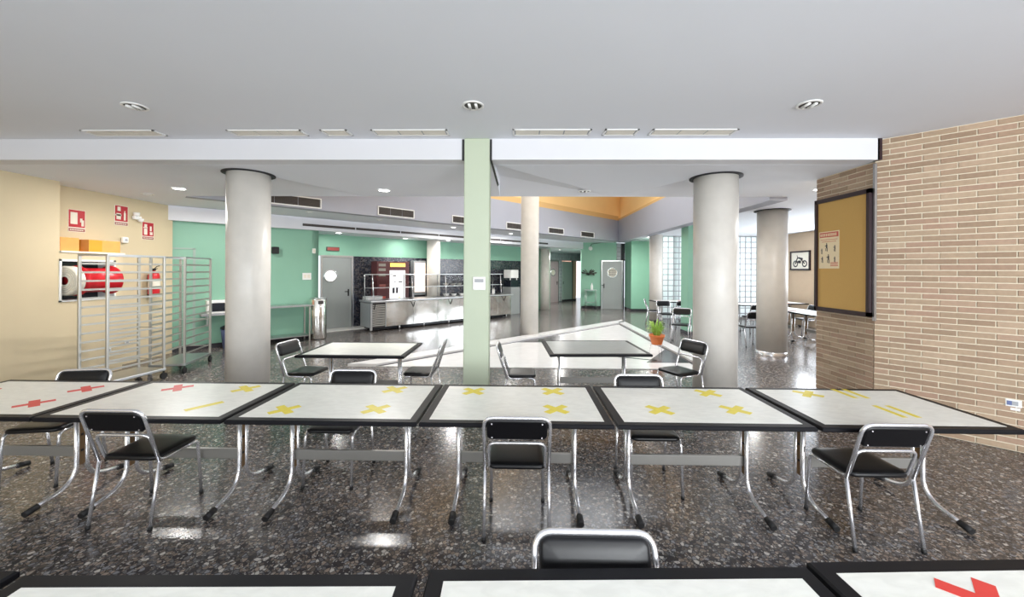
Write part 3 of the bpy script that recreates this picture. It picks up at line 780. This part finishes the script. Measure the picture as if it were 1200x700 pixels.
MB().lathe([(.0895, .17), (.0895, .3)], n=24, caps=False).build('label_plate', 'signwhite', t)
MB().box(-.11, -.088, -.02, .02, .1, .4).build('bracket', 'rubber', t)
def firesign(label, X, y0, y1, z0, z1, kind):
    t = thing('fire_sign', label, 'sign', (X + .004, (y0 + y1) / 2, (z0 + z1) / 2)); a = (y1 - y0) / 2; b = (z1 - z0) / 2
    def P(nm, m, r, dx=.003): 
        q = MB()
        for (ya, yb, za, zb) in r: q.box(dx, dx + .0015, ya * a, yb * a, za * b, zb * b)
        q.build(nm, m, t)
    MB().box(-.003, .003, -a, a, -b, b).build('plate', 'signwhite', t)
    P('red_field', 'signred', [(-.94, .94, -.58, .96)]); P('caption_strip', 'caption', [(-.94, .94, -.96, -.68)])
    P('caption_text', 'signwhite', [(-.8 + k * .2, -.68 + k * .2, -.87, -.77) for k in range(8)], .0045)
    if kind == 'hose':
        P('pictogram', 'signwhite', [(-.75, .05, -.3, .75), (.35, .62, -.1, .25), (.5, .8, -.45, .1)], .0045)
    elif kind == 'alarm':
        P('pictogram', 'signwhite', [(-.6, -.15, .45, .85), (-.75, -.1, -.4, .2), (-.9, .0, -.05, .1), (.35, .62, -.45, .3), (.42, .55, .3, .5)], .0045)
    else:
        P('pictogram', 'signwhite', [(-.65, -.2, .35, .75), (-.8, -.1, .3, .42), (-.7, -.15, -.45, .25), (.3, .6, .0, .55), (.3, .75, -.45, -.1)], .0045)
firesign('red fire hose sign above the orange boxes', -7.0, 5.88, 6.12, 2.27, 2.62, 'hose')
firesign('red fire alarm sign in the middle of the beige recess, highest of the three', -7.0, 6.57, 6.8, 2.45, 2.8, 'alarm')
firesign('red extinguisher sign nearest the green wall', -7.0, 7.06, 7.29, 2.24, 2.57, 'ext')
t = thing('emergency_light', 'white twin-head emergency lamp between two red fire signs', 'light', (-6.99, 6.93, 2.62))
MB().cbox(0, .06, -.07, .07, -.03, .03, .01).build('body', 'plastic', t)
MB().lathe([(.02, 0), (.045, .02), (.05, .07)], (.05, -.03, .02), 14).build('lamp_head', 'plastic', t)
MB().lathe([(.02, 0), (.04, .02), (.045, .06)], (.05, .05, -.07), 14).build('lamp_head', 'plastic', t)
t = thing('wall_sensor', 'small white box on the wall right of the amber box', 'sensor', (-6.99, 6.72, 2.2))
MB().cbox(0, .05, -.05, .05, -.05, .05, .01).build('casing', 'plastic', t)
MB().box(.05, .055, -.02, .02, -.02, .02).build('lens', 'grey', t)
for lab, y0, y1, m1, nm in (('small orange cardboard box at the left end of the ledge', 5.55, 5.80, 'card', 0), ('long amber cardboard box on the ledge under the fire signs', 5.93, 6.41, 'cardd', 1)):
    t = thing('cardboard_box', lab, 'box', (-6.85, (y0 + y1) / 2, 1.956), 0, 'boxes on the ledge'); b = (y1 - y0) / 2
    MB().cbox(-.13, .13, -b, b, 0, .2 - .01 * nm, .004).build('carton', m1 if nm == 0 else 'card', t)
    if nm: MB().box(-.132, -.0, -b - .002, b * -.99 , .005, .185).box(.13, .132, -b, -b * .2, .005, .185).build('side_panel', 'cardd', t, 'darker amber panel')
    MB().box(-.132, .132, -.012, .012, .2 - .01 * nm, .2025 - .01 * nm).build('tape', 'paper', t)
def socket(label, loc, rz, w_=.08, h=.08):
    t = thing('wall_socket', label, 'socket', loc, rz)
    MB().cbox(-w_ / 2, w_ / 2, -.012, .0, -h / 2, h / 2, .003).build('plate', 'plastic', t)
    MB().box(-w_ * .28, w_ * .28, -.014, -.012, -h * .28, h * .28).build('insert', 'grey', t)
    return t
socket('white socket low on the beige wall behind the first rack', (-6.695, 6.2, .36), PI / 2)
socket('black-centred socket low on the recessed beige wall', (-6.995, 6.79, .38), PI / 2)
t = socket('white double socket on the brick wall at the right', (4.735 - .006, 3.8127 - .008, .455), -A45, .1, .07)
MB().box(-.04, -.01, -.016, -.012, -.02, .02).build('socket_hole', 'bluebin', t)
MB().cbox(-.02, .04, -.012, 0, -.068, -.042, .002).build('label_tag', 'plastic', t)

# green wall objects (local x along the 45 degree wall, -y towards the room)
def onG(X): return (X, X + 14.8 - .005, 0)
t = thing('microwave', 'small white microwave with dark window left of the left column', 'microwave', (-6.28, 8.16, 0), A45)
MB().cbox(-.3, .14, -.02, .28, .76, 1.03, .012).build('body', 'plastic', t)
MB().box(-.22, .02, -.026, -.02, .8, .98).build('window', 'screen', t)
MB().box(.06, .12, -.026, -.02, .79, 1.0).build('control_panel', 'grey', t)
t = thing('wall_shelf', 'pale shelf carrying the white microwave', 'shelf', (-6.28, 8.16, 0), A45)
MB().cbox(-.4, .3, -.05, .3, .715, .757, .004).build('board', 'grey', t)
MB().box(-.3, -.28, 0, .3, .5, .715).box(.2, .22, 0, .3, .5, .715).build('bracket', 'dull', t)
t = thing('waste_bin', 'blue-grey bin with dark lid under the microwave shelf', 'bin', (-6.2, 8.22, 0), A45)
MB().lathe([(.13, 0), (.17, .4), (.17, .42)], n=20).build('body', 'bluebin', t)
MB().lathe([(.18, .42), (.18, .46), (.1, .5)], n=20).build('lid', 'screen', t)
t = thing('steel_table', 'narrow stainless steel table right behind the left column', 'table', (-5.72, 8.86, 0), A45)
MB().cbox(-.35, .75, -.35, .1, .82, .86, .004).build('top', 'dull', t)
for x in (-.32, .72):
    for y in (-.32, .07): MB().cbox(x - .015, x + .015, y - .015, y + .015, 0, .82, .003).build('leg', 'alu', t)
MB().box(-.34, .74, -.33, .08, .12, .14).build('lower_shelf', 'dull', t)
t = thing('steel_bin', 'tall half-round stainless steel litter bin by the kitchen door', 'bin', (-4.93, 9.42, 0), A45)
MB().lathe([(.19, .015), (.195, .03), (.195, .96), (.185, .985)], n=28).build('body', 'steel', t)
MB().lathe([(.175, .986), (.178, 1.0), (.12, 1.005)], n=28).build('lid', 'dull', t)
MB().box(-.06, .06, -.199, -.19, .86, .94).build('flap', 'grille', t)
t = thing('light_switch_plate', 'white double switch plate on the green wall above the steel bin', 'switch', onG(-5.27), A45)
MB().cbox(-.1, .1, -.014, 0, 1.44, 1.61, .003).build('plate', 'plastic', t)
MB().box(-.07, -.01, -.018, -.014, 1.48, 1.57).box(.01, .07, -.018, -.014, 1.48, 1.57).build('switch', 'signwhite', t)
t = thing('wall_speaker', 'small black loudspeaker on the green wall beside the left column', 'speaker', onG(-5.78), A45)
MB().cbox(-.05, .09, -.12, -.02, 2.06, 2.22, .01).build('body', 'rubber', t)
MB().box(0, .03, -.02, 0, 2.1, 2.18).build('bracket', 'rubber', t)
t = thing('wall_lamp', 'tiny white lamp at the edge of the green wall near the kitchen door', 'light', onG(-5.16), A45)
MB().cbox(-.04, .03, -.06, 0, 2.1, 2.22, .01).build('body', 'plastic', t); MB().box(-.03, .02, -.063, -.06, 2.12, 2.2).build('lens', 'signwhite', t)
# exit sign over kitchen door
t = thing('exit_sign', 'small dark red sign above the kitchen door', 'sign', (-5.46, 10.77 - .01, 2.28), A45)
MB().box(.05, .40, -.03, -.005, -.055, .055).build('casing', 'grille', t)
MB().box(.075, .39, -.033, -.03, -.04, .04).build('face', 'exitred', t)

# ------------------------------------------------------------ serving counter
C = thing('serving_counter', 'long polished steel serving counter in front of the dark stone wall', 'counter', (-4.01, 10.4, 0), A45)
L = 5.25
MB().box(.0, L, .03, .67, .12, .78).build('body', 'dull', C)
MB().cbox(-.03, L + .03, -.1, .69, .80, .85, .01).build('worktop', 'dull', C)
for a, b in ((.45, 1.28), (1.29, 2.12), (2.13, 2.95), (2.96, 3.8), (3.81, 4.6), (4.61, L)):
    MB().cbox(a, b, .0, .03, .12, .79, .003).build('front_panel', 'steel', C)
lv = MB().box(0, .44, .015, .03, .12, .79).build('louvre_panel', 'grille', C)
for k in range(13): MB().box(.06, .42, -.004, .015, .16 + k * .046, .182 + k * .046).build('slat', 'alu', lv)
MB().box(0, .05, -.005, .015, .05, .79).box(.425, .45, -.005, .015, .12, .79).build('upright', 'dull', lv)
for x in (.05, .9, 1.7, 2.6, 3.5, 4.3, 5.1): MB().lathe([(.025, 0), (.025, .12)], (x, .1, 0), 12).build('foot', 'chrome', C)
for x in (.1, 1.29, 2.6, 3.8, 4.9): MB().tube([(x, .0, .62), (x - .02, -.12, .79)], .012, 6).build('bracket', 'rubber', C)
MB().box(.1, L - .1, .1, .64, .04, .119).build('plinth', 'screen', C)
G = thing('sneeze_guard', 'two-tier steel and glass guard standing on the serving counter', 'guard', (-4.01, 10.4, .851), A45)
for x in (.12, 1.32, 2.5, 3.7, 4.85):
    MB().tube([(x, .08, 0), (x + .0, .16, .70)], .016, 8).build('post', 'chrome', G)
    MB().tube([(x - .08, .48, 0), (x - .08, .48, .70)], .014, 8).build('post', 'dull', G)
MB().cbox(.05, 4.95, .13, .5, .70, .725, .004).build('top_shelf', 'dull', G)
MB().cbox(.05, 4.95, .12, .45, .33, .345, .003).build('mid_shelf', 'dull', G)
MB().box(.14, 4.85, .145, .15, .36, .69).build('glass_panel', 'glass', G)
# crockery
rnd = random.Random(5)
GD = 'white dishes on the sneeze guard shelf and counter'
def put(o, x, y, z, org=(-4.01, 10.4)):
    o.location = (org[0] + .7071 * (x - y), org[1] + .7071 * (x + y), z)
bproto = MB().lathe([(.04, 0), (.055, .008), (.10, .07), (.105, .075), (.098, .073), (.05, .015), (.0, .012)], n=18, caps=False).mesh('bowl', M['plastic'])
spots = [(2.62, .3, 1.197), (2.9, .3, 1.197), (3.15, .3, 1.197), (2.65, .32, .851), (2.95, .32, .851), (3.25, .3, .851), (2.8, .55, .851), (4.3, .3, .851)]
labs = ['bowl at the left end of the mid shelf', 'middle bowl on the mid shelf', 'right bowl on the mid shelf, near the post', 'bowl on the counter below the mid shelf, left one', 'bowl on the counter, second one', 'bowl on the counter half hidden by the sage post', 'bowl standing farther back on the counter', 'bowl on the counter right of the sage post']
for (x, y, z), lb in zip(spots, labs):
    o = link('bowl', bproto); tag(o, 'white ' + lb, 'bowl', GD); put(o, x, y, z)
for i, (x, y, lb) in enumerate(((4.62, .3, 'white upright bottle at the right end of the counter'), (4.72, .34, 'second white bottle at the right end of the counter, paler'))):
    o = MB().lathe([(.03, 0), (.032, .01), (.032, .14), (.012, .18), (.012, .22)], n=14).build('bottle', 'plastic'); tag(o, lb, 'bottle', 'bottles at the counter end'); put(o, x, y, .851)
o = thing('tray_stack', 'pile of pale trays at the left end of the counter', 'trays'); 
for k in range(5): MB().cbox(-.22, .22, -.16, .16, k * .02, k * .02 + .016, .003).build('tray', 'plastic' if k % 2 else 'grey', o)
put(o, -.02 + .3, .50, .851); o.rotation_euler = (0, 0, A45)
# drinks machine
V = thing('drinks_machine', 'maroon drinks machine with glowing white front behind the counter', 'vending machine', (-5.61, 10.62, 0), A45)
y0 = -.42
MB().cbox(1.55, 2.6, y0, -.01, 0, 1.95, .01).build('cabinet', 'maroonpanel', V)
MB().box(1.93, 2.5, y0 - .012, y0, 1.72, 1.93).build('header', 'maroonpanel', V)
MB().box(1.96, 2.46, y0 - .016, y0 - .012, 1.79, 1.90).build('header_glow', 'lithead', V)
MB().box(1.95, 2.46, y0 - .012, y0, .55, 1.68).build('front_panel', 'lit', V)
MB().box(2.03, 2.11, y0 - .016, y0 - .012, .98, 1.15).box(2.15, 2.22, y0 - .016, y0 - .012, .98, 1.18).box(2.05, 2.15, y0 - .016, y0 - .012, 1.5, 1.53).box(2.08, 2.14, y0 - .016, y0 - .012, 1.31, 1.33).box(2.24, 2.36, y0 - .016, y0 - .012, 1.31, 1.34).build('printed_cup', 'ink', V)
MB().box(2.1, 2.2, y0 - .016, y0 - .012, .6, .82).box(2.23, 2.31, y0 - .016, y0 - .012, .6, .86).box(2.33, 2.4, y0 - .016, y0 - .012, .6, .8).build('printed_fruit', 'yellowprint', V)
sm = MB()
for z in (1.80, 1.66, 1.50): sm.box(1.60, 1.82, y0 - .008, y0, z, z + .08)
sm.build('button_label', 'inkpale', V)
MB().box(1.62, 1.82, y0 - .008, y0, 1.12, 1.26).build('picture_panel', 'caption', V)
MB().box(1.62, 1.82, y0 - .008, y0, .62, .9).build('cup_picture', 'inkred', V)
Fg = thing('display_fridge', 'upright cabinet with glowing pale door left of the slim column', 'fridge', (-5.46, 10.77, 0), A45)
MB().cbox(2.66, 3.12, -.22, -.01, 0, 2.0, .01).build('cabinet', 'doorgrey', Fg)
MB().box(2.70, 3.08, -.232, -.22, .98, 1.93).build('door_panel', 'litwarm', Fg)
MB().box(2.69, 3.09, -.232, -.22, .60, .88).build('dark_panel', 'screen', Fg)
Mx = thing('coffee_station', 'small pale appliance unit just left of the skylight well column', 'appliance', (-.32, 14.95, 0), A45)
MB().cbox(0, .5, 0, .5, 0, 1.05, .01).build('base', 'doorgrey', Mx)
MB().cbox(.03, .45, .05, .45, 1.05, 1.32, .01).build('machine', 'screen', Mx)
MB().cbox(.03, .45, .05, .45, 1.4, 1.72, .01).box(.05, .08, .1, .13, 1.32, 1.4).box(.4, .43, .1, .13, 1.32, 1.4).build('cabinet', 'plastic', Mx)

# ------------------------------------------------------------ plant on stand
PX, PY = 2.80, 7.95
t = thing('plant_stand', 'thin wire stand under the potted plant on the white marble', 'stand', (PX, PY, .012))
for k in range(3):
    a = k * 2 * PI / 3 + .5
    MB().tube([(.15 * math.cos(a), .15 * math.sin(a), 0), (.11 * math.cos(a), .11 * math.sin(a), .2)], .005, 6).build('leg', 'chrome', t)
MB().lathe([(.115, .195), (.12, .2), (.115, .205), (.108, .2), (.115, .195)], n=20, caps=False).build('ring', 'chrome', t)
t = thing('potted_plant', 'spider plant in a terracotta pot by the right column', 'plant', (PX, PY, .2))
MB().lathe([(.085, .0), (.1, .02), (.145, .17), (.155, .17), (.155, .21), (.14, .21), (.13, .18), (.0, .18)], n=24, caps=False).lathe([(.0001, .001), (.085, .001)], n=24, caps=False).build('pot', 'terracotta', t)
rp = random.Random(8); sh = []
for k in range(95):
    a = rp.uniform(0, 2 * PI); h = rp.uniform(.14, .34); rr = rp.uniform(.05, .17); wd = .013
    p0 = Vector((.05 * math.cos(a), .05 * math.sin(a), .18)); pts = []
    drop = rp.uniform(0, .5) ** 2
    for i in range(6):
        u = i / 5; pts.append(p0 + Vector((math.cos(a) * rr * u * 1.1, math.sin(a) * rr * u * 1.1, h * math.sin(u * 2.0) * (1 - drop * u) - drop * u * .45)))
    s = Vector((-math.sin(a), math.cos(a), 0)); m = MB(); vs_ = []
    for i, p in enumerate(pts):
        ww = wd * (1 - .85 * (i / 5) ** 2); vs_ += [p + s * ww, p - s * ww + Vector((0, 0, .004)), ]
    m.add(vs_, [(2 * i, 2 * i + 1, 2 * i + 3, 2 * i + 2) for i in range(5)], True); m.build('leaf', 'leaf', t)

# ------------------------------------------------------------ cork board, poster, picture
t = thing('cork_board', 'large cork notice board in a dark frame on the brick return', 'notice board', (4.0, 0, 0))
ya, yb, za, zb = 4.49, 5.31, 1.19, 2.655; e = .05
MB().box(-.03, .02, ya, yb, za, za + e).box(-.03, .02, ya, yb, zb - e, zb).box(-.03, .02, ya, ya + e * .8, za, zb).box(-.03, .02, yb - e * .8, yb, za, zb).build('frame', 'maroon', t)
MB().box(-.008, .02, ya + e * .8, yb - e * .8, za + e, zb - e).build('cork_sheet', 'cork', t)
t = thing('poster', 'cream printed poster with a red heading pinned on the cork board', 'poster', (3.989, 0, 0))
pa, pb, pc, pd = 4.925, 5.25, 1.745, 2.225
MB().box(-.001, .002, pa, pb, pc, pd).build('sheet', 'paper', t)
MB().box(-.0022, -.001, pa + .01, pb - .015, pd - .075, pd - .012).build('heading', 'inkred', t)
hd = MB()
for k in range(9): hd.box(-.003, -.0022, pb - .045 - k * .03, pb - .027 - k * .03, pd - .062, pd - .026)
hd.build('heading_letters', 'paper', t)
fg = MB()
for (y, z, s) in ((5.12, 2.02, 1.2), (5.20, 1.97, .8), (4.99, 2.0, .9), (5.19, 1.86, .9), (4.99, 1.86, .8), (5.09, 1.87, 1.3)):
    fg.box(-.0022, -.001, y - .009 * s, y + .009 * s, z - .01 * s, z + .03 * s).box(-.0022, -.001, y - .012 * s, y - .004 * s, z - .045 * s, z - .01 * s).box(-.0022, -.001, y + .006 * s, y + .014 * s, z - .04 * s, z - .01 * s).box(-.0022, -.001, y + .009 * s, y + .024 * s, z + .012 * s, z + .02 * s).box(-.0022, -.001, y - .006, y + .008, z + .032 * s, z + .045 * s)
fg.build('figure', 'ink', t)
tx = MB()
for k in range(3): tx.box(-.0022, -.001, 4.94, 5.06, 1.775 + k * .02, 1.784 + k * .02)
tx.box(-.0022, -.001, 4.95, 5.22, 2.115, 2.121).box(-.0022, -.001, 4.97, 5.2, 2.09, 2.096)
tx.build('text_line', 'inkred', t)
t = thing('framed_picture', 'framed black and white motorcycle drawing on the beige wall', 'picture', (8.995, 12.6, 2.06))
MB().box(-.04, 0, -.44, .44, -.31, -.26).box(-.04, 0, -.44, .44, .26, .31).box(-.04, 0, -.44, -.39, -.31, .31).box(-.04, 0, .39, .44, -.31, .31).build('frame', 'maroon', t)
MB().box(-.02, 0, -.39, .39, -.26, .26).build('sheet', 'signwhite', t)
dr = MB()
for y in (-.2, .2):
    rg = [[(-.024 + dx, y + rr * math.cos(2 * PI * k / 20), -.1 + rr * math.sin(2 * PI * k / 20)) for k in range(20)] for rr, dx in ((.11, .003), (.11, 0), (.07, 0), (.07, .003))]
    dr.rings(rg, False)
dr.tube([(-.022, .2, -.1), (-.022, .1, .1), (-.022, -.05, .04), (-.022, -.2, -.1)], .018, 6).tube([(-.022, .1, .1), (-.022, .13, .17)], .01, 6).tube([(-.022, -.12, .05), (-.022, .06, .09)], .03, 6).tube([(-.022, -.04, -.04), (-.022, .06, -.04)], .045, 6)
dr.build('motorcycle_drawing', 'ink', t)

# far green wall: clock-like lamp, wire table, bottle, wall plant
t = thing('round_wall_lamp', 'small round white disc high on the far green wall', 'light', (3.18, 17.49, 2.7), 0)
MB().lathe([(.09, 0), (.09, .03), (.06, .05)], n=20).tf(Matrix.Rotation(PI / 2, 4, 'X')).build('disc', 'plastic', t)
MB().tube([(0, 0, .09), (.05, -.005, .2), (.5, -.005, .27)], .012, 6).build('cable', 'dark', t)
t = thing('wire_table', 'thin wire side table against the far green wall', 'table', (3.15, 17.2, 0))
for x in (-.22, .22):
    for y in (-.15, .15): MB().tube([(x, y, 0), (x, y, .84)], .01, 6).build('leg', 'dull', t)
MB().cbox(-.25, .25, -.18, .18, .84, .86, .003).build('top', 'dull', t); MB().box(-.22, .22, -.15, .15, .3, .31).build('shelf', 'dull', t)
t = thing('white_bottle', 'white bottle standing on the wire table', 'bottle', (3.2, 17.2, .861))
MB().lathe([(.04, 0), (.05, .02), (.05, .18), (.02, .24), (.02, .28)], n=14).build('body', 'plastic', t); MB().lathe([(.022, .28), (.022, .31)], n=12).build('cap', 'grey', t)
t = thing('hanging_plant', 'dark leafy plant hanging on the far green wall over the wire table', 'plant', (3.1, 17.418, 1.5))
MB().lathe([(.05, 0), (.08, .1)], n=14).build('pot', 'leafdark', t)
for k in range(26):
    a = rp.uniform(0, 2 * PI); r_ = rp.uniform(.15, .4)
    x1, z1 = math.cos(a) * r_, .12 + math.sin(a) * r_ * .4
    p = Vector((x1, -.03 + rp.uniform(-.04, .04), z1)); m = MB()
    m.add([(0, 0, .08), p + Vector((0, 0, .03)), p * 1.12, p - Vector((0, 0, .03))], [(0, 1, 2, 3)]); m.build('leaf', 'leafdark', t)
